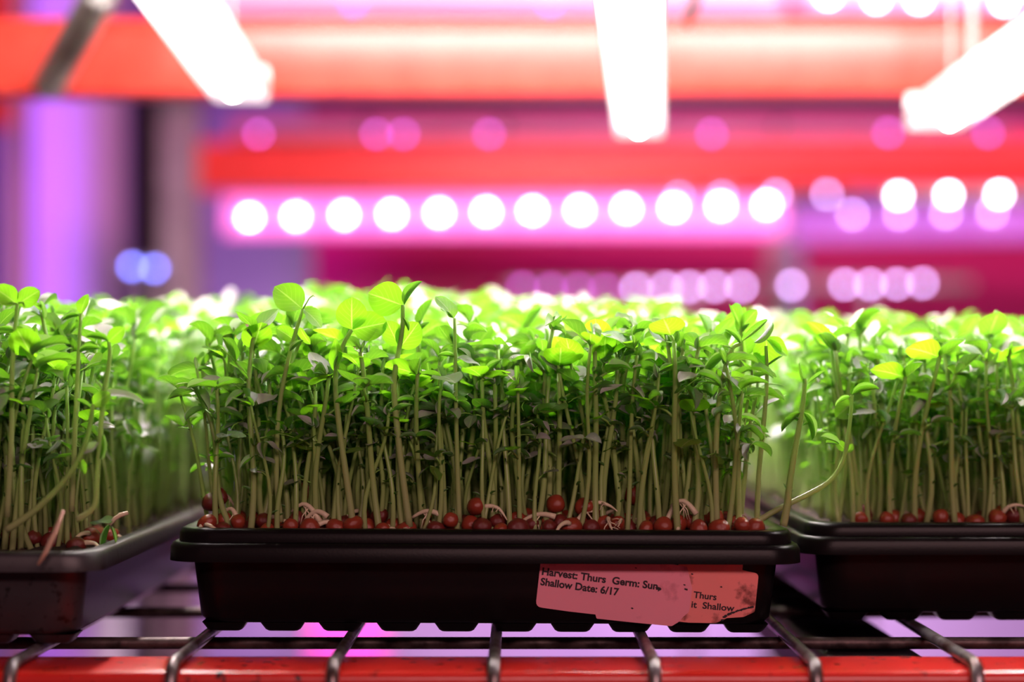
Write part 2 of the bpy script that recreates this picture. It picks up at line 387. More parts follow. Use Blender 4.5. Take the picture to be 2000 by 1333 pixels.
def sticker(name, pts, rad, off, m, label=None):
    pp = rounded_poly(pts, rad); n = len(pp); mb = MB()
    top = [on_wall(a, b, off) for a, b in pp]; bot = [on_wall(a, b, off - .00018) for a, b in pp]
    mb.add(top + bot, [tuple(range(n)), tuple(reversed(range(n, 2 * n)))] + [(i, (i + 1) % n, n + (i + 1) % n, n + i) for i in range(n)])
    o = obj(name, mb, m, mid_tray, False)
    if label: o['label'] = label
    return o
sB = sticker('old_label', [(1325, 1101), (1451, 1103), (1450, 1114), (1462, 1117), (1482, 1121), (1474, 1196), (1452, 1206), (1420, 1208), (1398, 1218), (1345, 1217), (1318, 1214)],
             [0, 0, 0, 0, 9, 3, 4, 0, 3, 0, 0], .0004, M['label_stained'], 'stained remains of an older label')
sA = sticker('paper_label', [(1056, 1098), (1190, 1100), (1300, 1100), (1342, 1108), (1352, 1150), (1346, 1196), (1334, 1206), (1328, 1214), (1312, 1224), (1240, 1217), (1165, 1209), (1163, 1201), (1110, 1195), (1046, 1186)],
             [2, 0, 0, 0, 0, 4, 0, 0, 3, 0, 2, 0, 0, 12], .0007, M['label'], 'pinkish paper label with two printed lines')
def lettering(parent, text, x0, y0, x1, y1, cap, off, bold=0.032):
    cu = bpy.data.curves.new('lettering', 'FONT'); cu.body = text; cu.size = 1.0; cu.offset = bold; cu.resolution_u = 4
    tmp = bpy.data.objects.new('lettering', cu); COL.objects.link(tmp)
    dg = bpy.context.evaluated_depsgraph_get(); dg.update()
    src = bpy.data.meshes.new_from_object(tmp.evaluated_get(dg))
    co = np.empty(len(src.vertices) * 3); src.vertices.foreach_get('co', co); co = co.reshape(-1, 3)
    fs = [tuple(p.vertices) for p in src.polygons]
    bpy.data.objects.remove(tmp); bpy.data.curves.remove(cu); bpy.data.meshes.remove(src)
    lo, hi = co[:, 0].min(), co[:, 0].max(); capu = 0.70
    vs = []
    for x, y, _ in co:
        t = (x - lo) / (hi - lo); bx, by = x0 + (x1 - x0) * t, y0 + (y1 - y0) * t
        L_ = math.hypot(x1 - x0, y1 - y0); nx_, ny_ = (y1 - y0) / L_, -(x1 - x0) / L_
        vs.append(on_wall(bx + nx_ * y / capu * cap, by + ny_ * y / capu * cap, off))
    mb = MB(); mb.add(vs, fs)
    return obj('lettering', mb, M['ink'], parent, False)
# baseline start and end, cap height, in the photograph's pixels
lettering(sA, 'Harvest: Thurs  Germ: Sun,', 1058, 1123, 1289, 1153, 14, .00082)
lettering(sA, 'Shallow Date: 6/17', 1055, 1143, 1208, 1164, 14, .00082)
lettering(sB, 'Thurs', 1354, 1168, 1399, 1173, 12.5, .00052, .022)
lettering(sB, 'it  Shallow', 1350, 1187, 1434, 1195, 12.5, .00052, .022)
mb = MB(); rs = random.Random(5)
for cx_, cy_, rr in ((1286, 1150, 4), (1340, 1152, 2.6), (1337, 1143, 1.6), (1409, 1147, 1.5), (1235, 1189, 1.8), (1242, 1110, 1.5), (1352, 1122, 1.6)):
    pts = [(cx_ + rr * (1.2 + .5 * rs.random()) * math.cos(a), cy_ + rr * (.6 + .4 * rs.random()) * math.sin(a) + (.35 * rr * math.cos(a))) for a in np.linspace(0, 2 * math.pi, 9)[:-1]]
    mb.add([on_wall(a, b, .00084) for a, b in pts], [tuple(range(8))])
for k in range(16):
    t = k / 15; x_, y_ = 1410 + 60 * t, 1212 - 26 * t ** .55
    pts = [(x_ + (2 + 3 * rs.random()) * math.cos(a), y_ + (1 + 1.8 * rs.random()) * math.sin(a)) for a in np.linspace(0, 2 * math.pi, 8)[:-1]]
    mb.add([on_wall(a, b, .00056 + k * 1e-6) for a, b in pts], [tuple(range(7))])
obj('smudge', mb, M['ink'], sA, False)

# ------------------------------------------------------------------ leaves and seedlings
def leaf_arrays(rs, nu, nv, ratio, fold, curl, wav):
    """one leaflet, base at the origin, 1 long along +Y, upper face +Z; returns verts, faces, uv"""
    us = np.linspace(-1, 1, nu); vs_ = np.linspace(0, 1, nv)
    V, UV = [], []
    p1, p2 = rs.uniform(0, 6), rs.uniform(0, 6)
    for v in vs_:
        wv = ratio * 0.5 * max(0.0, math.sin(math.pi * min(1, v ** 0.88))) ** 0.62
        if v in (0.0, 1.0): wv = 0.012
        ang = curl * v
        y = math.sin(ang) / curl if abs(curl) > 1e-3 else v
        z = -(1 - math.cos(ang)) / curl if abs(curl) > 1e-3 else 0
        for u in us:
            f = fold * (0.55 + 0.45 * abs(u))
            x = u * wv * math.cos(f); h = abs(u) * wv * math.sin(f) + wav * wv * abs(u) * math.sin(7 * v + p1 + (2 if u > 0 else 0)) + wav * .5 * wv * u * math.sin(3 * v + p2)
            V.append((x, y + h * math.sin(ang), z + h * math.cos(ang))); UV.append(((u + 1) / 2, v))
    F = [(i * nu + j, i * nu + j + 1, (i + 1) * nu + j + 1, (i + 1) * nu + j) for i in range(nv - 1) for j in range(nu - 1)]
    return np.array(V), F, np.array(UV)
LEAF_KINDS = []           # ratio, fold, curl, waviness
_r = random.Random(11)
for k in range(14):
    LEAF_KINDS.append((_r.uniform(.50, .74), _r.choice((.25, .45, .7, .95, 1.15, 1.3)), _r.uniform(-.3, 1.0), _r.uniform(.05, .22)))
LEAF_KINDS += [(.95, .10, .25, .08), (.85, .22, .5, .12), (.62, 1.2, .35, .05), (.50, 1.3, .2, .05), (.9, .05, -.2, .15)]
LOD = {0: (9, 11), 1: (5, 7), 2: (3, 5)}
LEAF = {l: [leaf_arrays(random.Random(100 + i), *LOD[l], *k) for i, k in enumerate(LEAF_KINDS)] for l in LOD}
def arr_mesh(name, V, F, UV, material):
    me = bpy.data.meshes.new(name); me.from_pydata([tuple(q) for q in V], [], F); set_uv(me, UV); me.materials.append(material)
    me.polygons.foreach_set('use_smooth', [True] * len(me.polygons)); me.update(); return me
LEAF_MESH = [arr_mesh('leaf', *LEAF[0][i], M['young'] if i in (14, 15, 18) else M['leaf']) for i in range(len(LEAF_KINDS))]
ROUND, ROUND2, CLOSED, NARROW, FLAT = range(14, 19)

def frame(base, d, n, length, sx=1.0):
    """matrix that puts a leaflet at base, along d, upper face towards n"""
    y = Vector(d).normalized(); z = Vector(n); z = z - y * z.dot(y)
    if z.length < 1e-4: z = y.orthogonal()
    z.normalize(); x = y.cross(z)
    m = Matrix((x * length * sx, y * length, z * length)).transposed().to_4x4(); m.translation = base
    return m

class Proto: pass
def make_proto(seed, Ht=0.096):
    rs = random.Random(seed); p = Proto(); p.tubes = []; p.leaves = []
    ln = 2.4 if rs.random() < .15 else 1.0; la, lb = ln * rs.uniform(-.10, .10), rs.uniform(-.09, .09); ca, cb = rs.uniform(-.10, .10), rs.uniform(-.10, .10)
    ka, kb = rs.uniform(-.035, .035), rs.uniform(-.035, .035)
    def at(t):
        return Vector((Ht * (la * t + ca * t * t + ka * math.sin(6 * t)), Ht * (lb * t + cb * t * t + kb * math.sin(5 * t)), Ht * t - 0.004))
    r0 = rs.uniform(.00105, .00165)
    p.tubes.append(([at(t) for t in np.linspace(0, 1, 10)], [r0 * (1.1 - .45 * t) for t in np.linspace(0, 1, 10)], 0, 1))
    az = rs.uniform(0, 6.28)
    for t in (rs.uniform(.18, .32), rs.uniform(.38, .5)):                 # scale leaves low on the stem
        if rs.random() < .55:
            a = rs.uniform(0, 6.28); d = Vector((math.cos(a), math.sin(a), .7))
            p.leaves.append((NARROW, frame(at(t) + d * .0008, d, Vector((-math.cos(a), -math.sin(a), 1)), rs.uniform(.0035, .0055))))
    nodes = [(rs.uniform(.44, .64), .0080, .0130), (rs.uniform(.68, .84), .0110, .0175), (.985, .0125, .0195)]
    for i, (t, l0, l1) in enumerate(nodes):
        if i == 0 and rs.random() < .25: continue
        az += rs.uniform(2.2, 3.9); c = at(t); out = Vector((math.cos(az), math.sin(az), 0))
        d = (out * rs.uniform(.5, 1.0) + Vector((0, 0, rs.uniform(.25, .9)))).normalized()
        if i == 2: d = (out * rs.uniform(.1, .5) + Vector((0, 0, 1))).normalized()
        pl = rs.uniform(.005, .012) if i < 2 else rs.uniform(.001, .005)
        e = c + d * pl + Vector((0, 0, -.0006))
        p.tubes.append(([c, c + d * pl * .5 + Vector((0, 0, .0004)), e], [r0 * .5, r0 * .42, r0 * .38], .8, 1))
        side = Vector((-out.y, out.x, 0))
        droop = rs.uniform(-.8, .9) if i < 2 else rs.uniform(-.1, 1.4)
        for s in (-1, 1):
            dd = (side * s * rs.uniform(.7, 1.1) + out * rs.uniform(.1, .9) + Vector((0, 0, droop + rs.uniform(-.25, .25)))).normalized()
            nn = Vector((rs.uniform(-.6, .6), rs.uniform(-.6, .6), 1)) - side * s * rs.uniform(-.2, .7)
            p.leaves.append((rs.randrange(14) if rs.random() < .90 else rs.choice((ROUND, ROUND2)), frame(e, dd, nn, rs.uniform(l0, l1), rs.uniform(.88, 1.15))))
        for sg in ((-1, 1) if i == 1 else (rs.choice((-1, 1)),)):           # stipules clasping the node
            a = az + sg * rs.uniform(.3, 1.4); dd = Vector((math.cos(a), math.sin(a), rs.uniform(.2, 1.0)))
            p.leaves.append((rs.randrange(14), frame(c, dd, Vector((-math.cos(a), -math.sin(a), .8)), rs.uniform(.006, .0095), .9)))
        if i == 2:                                                          # closed bud leaf
            dd = Vector((rs.uniform(-.3, .3), rs.uniform(-.3, .3), 1)); p.leaves.append((CLOSED, frame(c, dd, -out, rs.uniform(.006, .010))))
        if i >= 1 and rs.random() < .3:                                     # tendril
            q = [e + d * (.018 * k / 6) + side * (.0035 * math.sin(k * .8)) + Vector((0, 0, .0006 * k - .00035 * k * k)) for k in range(7)]
            p.tubes.append((q, [.00028] * 6 + [.00015], .9, 1))
    return p
def stem_mb(p, n=8):
    mb = MB()
    for pts, rad, t0, t1 in p.tubes: mb.tube(pts, rad, n if len(rad) > 6 and rad[0] > .0006 else 5, True, t0, t1)
    return mb
PROTOS = [make_proto(s) for s in range(500, 526)]
PROTO_OBJ = []
def build_objects(p, name='pea_seedling'):
    root = bpy.data.objects.new(name, None); COL.objects.link(root); root.empty_display_size = .01
    link('stem', stem_mb(p).mesh('stem', M['stem'], True, 180), root)
    for k, mt in p.leaves: link('leaf', LEAF_MESH[k], root, mt)
    return root
def join_arrays(p, lod):
    """the same seedling as one set of arrays, for the mass of plants behind"""
    mb = stem_mb(p, 6 if lod == 1 else 4)
    V = [np.array(mb.v)]; UV = [np.array(mb.uv)]; loops = []; tot = []; mi = []; rn = [np.zeros(len(mb.v))]; o = len(mb.v)
    for f in mb.f: loops += f; tot.append(len(f)); mi.append(0)
    for n, (k, mt) in enumerate(p.leaves):
        v, fs, uv = LEAF[lod][k]; m = np.array(mt)
        V.append(v @ m[:3, :3].T + m[:3, 3]); UV.append(uv); rn.append(np.full(len(v), (n * .37) % 1))
        for f in fs: loops += [q + o for q in f]; tot.append(4); mi.append(1)
        o += len(v)
    return np.concatenate(V), np.concatenate(UV), np.concatenate(rn), np.array(loops), np.array(tot), np.array(mi)

# height of the stand, from what the photograph shows of its skyline
SKY = [(-400, 612), (0, 606), (200, 604), (330, 590), (430, 574), (650, 564), (1000, 574), (1400, 598), (1520, 618), (1700, 624), (2000, 622), (2500, 622)]
def sky(px): return float(np.interp(px, [a for a, _ in SKY], [b for _, b in SKY]))
def ztop(x, y, rs, front):
    px = CX + x * FPX / y
    f = {'m': .129, 'l': .137, 'r': .127}[front] + rs.triangular(-.030, .027, .004)
    if y < .905: f -= .012 * (front == 'm' and 515 < px < 930) + .008 * (front == 'm' and px > 1375) + .008 * (front == 'l')
    t = min(1, max(0, (y - .935) / .26)); t = t * t * (3 - 2 * t)
    g = H + (HZ - sky(px)) * 1.2 / FPX + rs.triangular(-.022, .012, -.002)
    return f * (1 - t) + g * t
rs = random.Random(77); spots = []
def fill(which, x0, x1, y0, y1, sx, sy, zs, ok):
    j = 0; y = y0
    while y < y1:
        x = x0 + (sx / 2 if j % 2 else 0)
        while x < x1:
            X = x + rs.uniform(-.42, .42) * sx; Y = y + rs.uniform(-.35, .35) * sy
            if ok(X, Y): spots.append((Y, X, which, zs, ztop(X, Y, rs, which), j, rs.randrange(len(PROTOS)), rs.uniform(0, 6.283)))
            x += sx * (1 + .22 * min(1, max(0, (Y - .915) / .03)))
        y += sy * (1 + .35 * min(1, max(0, (Y - 1.0) / .2))); j += 1
inview = lambda X, Y: CX + X * FPX / Y > -130 and CX + X * FPX / Y < 2130
fill('m', XM - .120, XM + .121, YM + .021, YM + TL - .02, .0074, .0074, .0445, inview)
fill('l', XLT - .122, XLT + .122, YL + .017, YL + TL - .02, .0080, .0078, .0395, lambda X, Y: inview(X, Y) and not (X > XLT + .088 and Y < YL + .034))
fill('r', XR - .120, XR + .121, YR + .022, YR + TL - .02, .0080, .0078, .0455, inview)

# photograph-placed seedlings: stem points and leaflets in picture pixels at a given distance
def hero(label, stem, D, leaves, r=.0014, group='pea seedlings that stand out by shape', tendrils=()):
    p = Proto(); p.tubes = []; p.leaves = []
    b = P(stem[0][0], stem[0][1], D)
    pts = []
    k = len(stem)
    for i in range(k - 1):                                # Catmull-Rom through the given points
        p0, p1, p2, p3 = (Vector(stem[max(i - 1, 0)]), Vector(stem[i]), Vector(stem[i + 1]), Vector(stem[min(i + 2, k - 1)]))
        for s in range(4):
            t = s / 4; q = .5 * ((2 * p1) + (p2 - p0) * t + (2 * p0 - 5 * p1 + 4 * p2 - p3) * t * t + (3 * p1 - p0 - 3 * p2 + p3) * t ** 3); pts.append(q)
    pts.append(Vector(stem[-1]))
    W = [P(q.x, q.y, D) - b for q in pts]; n = len(W)
    p.tubes.append((W, [r * (1.1 - .5 * i / (n - 1)) for i in range(n)], 0, 1))
    for bx, by, tx, ty, wr, kind, nrm in leaves:          # base, tip, width factor, kind, facing
        B, T = P(bx, by, D) - b, P(tx, ty, D) - b; T = T + Vector((0, nrm[3] if len(nrm) > 3 else 0, 0))
        p.leaves.append((kind, frame(B, T - B, Vector(nrm[:3]), (T - B).length, wr)))
    for tp in tendrils:
        q = [P(x_, y_, D) - b for x_, y_ in tp]; p.tubes.append((q, [.00035] * (len(q) - 1) + [.0002], .9, 1))
    root = build_objects(p); root.location = b
    return tag(root, label, 'seedling', group)
CAMF, UPF, BACK = (0, -1, .25), (0, -.25, 1), (.1, 1, .3)
hero('tall pea seedling with two round bright leaves over the middle tray, left of two others', [(548, 1020), (540, 930), (545, 800), (566, 690), (592, 604)], .884,
     [(589, 603, 538, 556, 1.0, ROUND, (.3, -1, .5)), (592, 604, 634, 634, .95, ROUND2, (.7, -.75, .55)), (574, 664, 540, 638, .9, ROUND2, (.1, -1, .3)), (586, 640, 602, 676, .6, ROUND2, (-.6, -.8, .2)), (566, 690, 590, 662, .7, CLOSED, (-.5, -.8, .5))],
     r=.0013, tendrils=[[(592, 604), (603, 584), (611, 577), (616, 580)]])
hero('pea seedling with one broad round leaf beside an overlapping oval leaf', [(690, 1030), (676, 930), (662, 830), (655, 740), (668, 680), (687, 645)], .880,
     [(687, 644, 686, 580, 1.05, ROUND, (-.1, -1, .25)), (688, 645, 757, 628, .95, ROUND, (.25, -1, .35)), (655, 742, 662, 660, .55, FLAT, (-.8, -.6, .1)), (667, 690, 652, 726, .5, NARROW, (-.5, -.7, .3))], r=.0015)
hero('tallest pea seedling, with two tiers of paired round leaves, centre left', [(800, 1030), (785, 920), (772, 800), (770, 740), (778, 690), (786, 640), (787, 596)], .880,
     [(786, 597, 719, 570, 1.05, ROUND, (.05, -1, .3)), (790, 596, 818, 545, .85, CLOSED, (-.75, -.65, .2)), (779, 676, 754, 626, .8, ROUND, (-.2, -1, .3)), (781, 680, 818, 630, .9, ROUND, (.3, -1, .25)), (783, 620, 801, 646, .6, CLOSED, (.6, -.6, .2))], r=.0015)
hero('pea seedling with one leaf folded upward like a sail above the centre', [(897, 1020), (893, 900), (890, 760), (888, 622)], .884,
     [(886, 622, 858, 572, .95, ROUND2, (.75, -.65, .35)), (886, 622, 860, 602, .5, CLOSED, (-.4, -.8, .6)), (890, 700, 856, 690, .9, CLOSED, (0, -.5, 1)), (891, 700, 940, 706, .8, 3, (0, -.4, 1))], r=.0012)
hero('pea seedling with a pair of tilted folded leaves near the middle tray right end', [(1400, 1030), (1398, 900), (1405, 780), (1425, 690), (1446, 672)], .882,
     [(1447, 668, 1500, 622, .8, CLOSED, (.55, -.55, .6)), (1472, 670, 1514, 632, .8, CLOSED, (.45, -.8, -.3)), (1425, 690, 1368, 735, .55, CLOSED, (-.3, -.5, .9)), (1446, 674, 1420, 640, .9, CLOSED, (.6, -.7, .3)), (1415, 745, 1460, 735, .8, ROUND2, (0, -1, .3)), (1412, 745, 1380, 722, .8, FLAT, (0, -1, .2))], r=.0014)
hero('pea seedling with a broad backlit hanging leaf at the right end of the middle tray', [(1478, 1030), (1482, 930), (1494, 800), (1498, 730), (1496, 676)], .895,
     [(1496, 662, 1502, 714, 1.15, ROUND, (0, -1, -.2)), (1496, 662, 1546, 690, .7, ROUND2, (-.5, -.6, .8)), (1498, 716, 1470, 690, .7, FLAT, (-.4, -.6, .6)), (1498, 716, 1530, 694, .5, NARROW, (.4, -.6, .6))], r=.0012)
hero('slender bare-stemmed pea seedling leaning out past the right end of the middle tray', [(1530, 1028), (1538, 985), (1543, 940), (1556, 860), (1568, 790), (1572, 740), (1578, 752)][:-1], .880,
     [(1572, 752, 1560, 708, .55, CLOSED, (-.3, -.9, .1)), (1576, 752, 1612, 722, .5, CLOSED, (.3, -.7, .6)), (1568, 808, 1522, 838, .55, CLOSED, (-.2, -.5, 1)), (1568, 806, 1594, 858, .7, CLOSED, (.7, -.6, .3)), (1566, 830, 1544, 812, .4, NARROW, (-.2, -.5, 1)), (1568, 832, 1592, 824, .5, NARROW, (.2, -.5, 1)), (1542, 962, 1530, 944, .7, NARROW, (-.5, -.7, .3)), (1542, 966, 1550, 956, .6, NARROW, (.5, -.7, .3))], r=.00165)
hero('crooked pea seedling reaching over the gap to the right tray, one leaf rolled up', [(1462, 1030), (1520, 995), (1575, 968), (1618, 942), (1645, 905), (1656, 855), (1662, 805), (1664, 772)], .892,
     [(1664, 772, 1716, 752, .75, CLOSED, (-.2, -.5, 1)), (1662, 776, 1630, 790, .9, CLOSED, (-.5, -.6, .7)), (1652, 880, 1634, 862, .9, ROUND2, (-.3, -1, .3)), (1654, 884, 1668, 868, .8, ROUND2, (.3, -1, .3)), (1640, 868, 1606, 846, 1.15, 2, (-.1, -.8, .6)), (1638, 868, 1612, 862, 1.2, 4, (.2, -.9, .2))], r=.0013)
hero('tall leaning pea seedling with two upright green leaves at the far left edge', [(14, 1010), (22, 860), (24, 720), (30, 640), (34, 594)], .850,
     [(33, 594, -14, 556, .9, ROUND2, (.2, -1, .3)), (36, 594, 76, 566, .95, ROUND, (.3, -1, .45)), (30, 650, -6, 640, .8, CLOSED, (-.2, -.5, 1)), (31, 640, 74, 664, .8, 5, (0, -.6, 1))], r=.0013, tendrils=[[(34, 594), (20, 590), (4, 596), (-8, 600)], [(36, 592), (46, 591), (50, 600), (44, 606)]])
hero('pea seedling bowed across the near corner of the tray cut off at left', [(12, 1036), (60, 1004), (110, 958), (150, 905), (172, 850), (182, 790)], .838,
     [(182, 792, 214, 766, .9, ROUND2, (.3, -.9, .4)), (180, 800, 150, 778, .8, CLOSED, (-.4, -.6, .8)), (160, 885, 196, 868, .9, 6, (0, -.8, .7)), (154, 896, 170, 926, .6, ROUND2, (.6, -.7, .1))], r=.0015)
hero('pea seedling with dark drooping leaf rising beside the left tray corner seeds', [(150, 1016), (184, 990), (190, 930), (200, 800), (214, 700), (212, 668)], .842,
     [(212, 668, 242, 640, .8, ROUND, (.3, -1, .3)), (212, 668, 168, 652, .75, CLOSED, (-.2, -.4, 1)), (206, 764, 186, 740, .7, CLOSED, (-.4, -.7, .5)), (192, 900, 204, 846, .6, CLOSED, (.8, -.6, .2)), (196, 770, 284, 764, .55, 7, (0, -.6, 1))], r=.0013)
hero('pea seedling holding one upright oval leaf like a flag over the left tray', [(140, 1000), (146, 860), (152, 720), (158, 612)], .852,
     [(158, 614, 166, 572, .75, ROUND2, (-.4, -.9, .2)), (156, 618, 120, 622, .7, CLOSED, (0, -.4, 1)), (154, 690, 196, 676, .7, CLOSED, (.2, -.5, 1))], r=.0012)
HEROES = len([o for o in COL.objects if o.get('category') == 'seedling'])

# ---- the front plants as individuals, everything behind them as one mass
spots.sort(key=lambda s: (s[0] - {'m': YM, 'l': YL + .012, 'r': YR - .012}[s[2]]))
NIND = 300 - HEROES
near, rest = spots[:NIND], spots[NIND:]
for p in PROTOS: PROTO_OBJ.append(None)
def copy_tree(src):
    c = src.copy(); COL.objects.link(c)
    for ch in src.children:
        d = ch.copy(); COL.objects.link(d); d.parent = c
    return c
TRAYN = {'m': 'middle tray', 'l': 'dusty left tray', 'r': 'right tray'}
rowcount = {}
def plant_scale(zs, zt): return (zt - zs) / 0.107
bands = {}
for s in sorted(near, key=lambda s: s[1]):
    bands.setdefault((s[2], s[5]), []).append(s)
for (which, row), lst in bands.items():
    for i, (Y, X, _, zs, zt, j, pi, rz) in enumerate(lst):
        if PROTO_OBJ[pi] is None: PROTO_OBJ[pi] = o = build_objects(PROTOS[pi])
        else: o = copy_tree(PROTO_OBJ[pi])
        sc = plant_scale(zs, zt); o.location = (X, Y, zs - .001); o.rotation_euler = (0, 0, rz); o.scale = (.55 + .45 * sc, .55 + .45 * sc, sc)
        size = 'short' if zt < .119 else 'tall' if zt > .134 else 'middling'
        where = 'front row' if row == 0 else ordinal(row + 1) + ' row'
        tag(o, f'{size} pea seedling, {ordinal(i + 1)} from left in the {where} of the {TRAYN[which]}', 'seedling', f'pea seedlings in the {TRAYN[which]}')

JA = {(l, i): join_arrays(p, l) for l in (1, 2) for i, p in enumerate(PROTOS)}
Vs, UVs, Rn, Ls, Ts, Ms = [], [], [], [], [], []; off = 0
for (Y, X, which, zs, zt, j, pi, rz) in rest:
    V, UV, rn, lp, tt, mi = JA[(1 if Y < 1.03 else 2, pi)]
    sc = plant_scale(zs, zt); c, s_ = math.cos(rz), math.sin(rz); sxy = .55 + .45 * sc
    T = np.array(((c * sxy, -s_ * sxy, 0), (s_ * sxy, c * sxy, 0), (0, 0, sc)))
    Vs.append(V @ T.T + np.array((X, Y, zs - .001))); UVs.append(UV); Rn.append((rn + (X * 97.3 + Y * 31.7)) % 1.0)
    Ls.append(lp + off); Ts.append(tt); Ms.append(mi); off += len(V)
Va, UVa, Ra, La, Ta, Ma = map(np.concatenate, (Vs, UVs, Rn, Ls, Ts, Ms))
me = bpy.data.meshes.new('pea_seedling_stand')
me.vertices.add(len(Va)); me.vertices.foreach_set('co', Va.astype(np.float32).ravel())
me.loops.add(len(La)); me.loops.foreach_set('vertex_index', La.astype(np.int32))
me.polygons.add(len(Ta)); me.polygons.foreach_set('loop_start', np.concatenate(([0], np.cumsum(Ta)[:-1])).astype(np.int32))
me.polygons.foreach_set('material_index', Ma.astype(np.int32)); me.polygons.foreach_set('use_smooth', np.ones(len(Ta), dtype=bool))
me.update(calc_edges=True); set_uv(me, UVa)
at_ = me.attributes.new('rnd', 'FLOAT', 'POINT'); at_.data.foreach_set('value', Ra.astype(np.float32))
me.materials.append(M['stem']); me.materials.append(M['leaf'])
tag(link('pea_seedling_stand', me), 'dense blurred mass of pea seedlings filling the trays behind the front rows', 'seedlings', kind='stuff')
print('seedlings: individuals', len(near) + HEROES, 'rest', len(rest), 'verts', len(Va))

# ------------------------------------------------------------------ pea seeds with roots
def seed_mesh(seed, m):
    r_ = random.Random(seed); mb = MB(); nu, nv = 14, 9; vs, fs = [], []
    a, b, c = r_.uniform(.92, 1.1), r_.uniform(.88, 1.0), r_.uniform(.84, .98); ph = r_.uniform(0, 6)
    for i in range(nv):
        th = math.pi * (i + .0) / (nv - 1)
        for j in range(nu):
            q = 2 * math.pi * j / nu; k = 1 + .06 * math.sin(2 * q + ph) * math.sin(th) + .05 * math.sin(3 * th + ph) + .035 * math.sin(3 * q + 2 * th + 2 * ph) * math.sin(th)
            vs.append((a * k * math.sin(th) * math.cos(q), b * k * math.sin(th) * math.sin(q), c * k * math.cos(th)))
    for i in range(nv - 1):
        for j in range(nu): fs.append((i * nu + j, (i + 1) * nu + j, (i + 1) * nu + (j + 1) % nu, i * nu + (j + 1) % nu))
    mb.add(vs, fs); return mb.mesh('pea_seed', m, True, 180)
SEED = [seed_mesh(i, M['seed'] if i % 3 else M['seed_dark']) for i in range(9)]
def root_mesh(seed):
    r_ = random.Random(seed); mb = MB(); p = Vector((.75, 0, .1)); d = Vector((1, r_.uniform(-.4, .4), r_.uniform(.1, .7))).normalized(); pts = [p]
    for k in range(9):
        d = (d + Vector((r_.uniform(-.15, .15), r_.uniform(-.3, .3), -.20))).normalized(); p = p + d * .34; pts.append(p)
    mb.tube(pts, [.26, .25, .23, .21, .19, .17, .14, .11, .08, .05], 8)
    for k in range(r_.randrange(2, 5)):
        q = pts[r_.randrange(3, 8)]; e = Vector((r_.uniform(-.6, .9), r_.uniform(-.9, .9), -r_.uniform(.4, .9)))
        mb.tube([q, q + e * .6 + Vector((0, 0, .15)), q + e * 1.1], [.07, .055, .03], 5)
    return mb.mesh('root', M['root'], True, 180)
ROOT = [root_mesh(i + 40) for i in range(7)]
rs = random.Random(9); seeds = []
def seed_row(which, x0, x1, y, n, z, jit=.003):
    for i in range(n):
        seeds.append([which, x0 + (x1 - x0) * (i + .5) / n + rs.uniform(-.4, .4) * (x1 - x0) / n, y + rs.uniform(-jit, jit), z + rs.uniform(-.0022, .0014), rs.uniform(.0033, .0047)])
seed_row('m', XM - .122, XM + .122, YM + .0195, 23, .0468, .0022)
seed_row('m', XM - .120, XM + .122, YM + .0275, 24, .0478)
seed_row('m', XM - .120, XM + .122, YM + .0365, 24, .0482)
seed_row('m', XM - .120, XM + .120, YM + .046, 20, .0484)
seed_row('l', XLT + .076, XLT + .122, YL + .046, 5, .0415)
seed_row('l', XLT + .082, XLT + .126, YL + .066, 5, .0420)
seed_row('l', XLT + .085, XLT + .127, YL + .10, 5, .0420, .012)
seed_row('r', XR - .11, XR - .02, YR + .023, 9, .0480)
seed_row('r', XR - .11, XR - .02, YR + .034, 7, .0485)
for px_, py_, D_ in ((405, 981, .893), (930, 990, .886), (1140, 992, .888), (426, 970, .90), (598, 960, .905), (1085, 985, .892), (1238, 968, .905), (388, 1027, .8835), (404, 1031, .8790), (1497, 1031, .8800)):
    q = P(px_, py_, D_); seeds.append(['m', q.x, q.y, q.z, .0043])
# push apart seeds that would run into one another
for it in range(60):
    for i in range(len(seeds)):
        for j in range(i + 1, len(seeds)):
            a, b = seeds[i], seeds[j]
            if a[0] != b[0]: continue
            d = Vector((a[1] - b[1], a[2] - b[2], a[3] - b[3])); need = (a[4] + b[4]) * .98
            if 1e-6 < d.length < need:
                k = (need - d.length) * .5; u = d.normalized(); a[1] += u.x * k; b[1] -= u.x * k
                a[3] += max(0, u.z) * k; b[3] += max(0, -u.z) * k
                if min(a[2], b[2]) > YM + .0195 or a[0] != 'm': a[2] += u.y * k; b[2] -= u.y * k
for sd in seeds:
    if sd[0] == 'm':
        sd[1] = min(max(sd[1], XM - .1215), XM + .1235); sd[2] = max(sd[2], YM + .0172)
cnt = {}
for i, (which, x, y, z, r_) in enumerate(sorted(seeds, key=lambda s: s[1])):
    key = (which, 'front' if (which == 'm' and y < YM + .0235) else 'back'); cnt[key] = cnt.get(key, 0) + 1
    if i == 0 or True:
        k = i % 9; o = link('pea_seed', SEED[k]); o.location = (x, y, z); rz = rs.uniform(0, 6.28)
        o.rotation_euler = (rs.uniform(-.5, .5), rs.uniform(-.5, .5), rz); o.scale = (r_ * 1.06,) * 3
    col = 'dark maroon' if k % 3 == 0 else 'wet red-brown'; hasroot = rs.random() < .45
    if hasroot:
        rt = link('root', ROOT[rs.randrange(7)], o); rt.rotation_euler = (0, 0, rs.uniform(0, 6.28)); rt['label'] = 'pale curling root'
    st = 'sprouted ' if hasroot else ''
    if key[1] == 'front': lab = f'{col} {st}pea seed, {ordinal(cnt[key])} from left along the middle tray front rim'
    elif which == 'm': lab = f'{col} {st}pea seed, {ordinal(cnt[key])} from left among middle tray stems'
    else: lab = f'{col} {st}pea seed, {ordinal(cnt[key])} from left on the {TRAYN[which]}'
    tag(o, lab, 'seed', f'pea seeds on the soil of the {TRAYN[which]}')

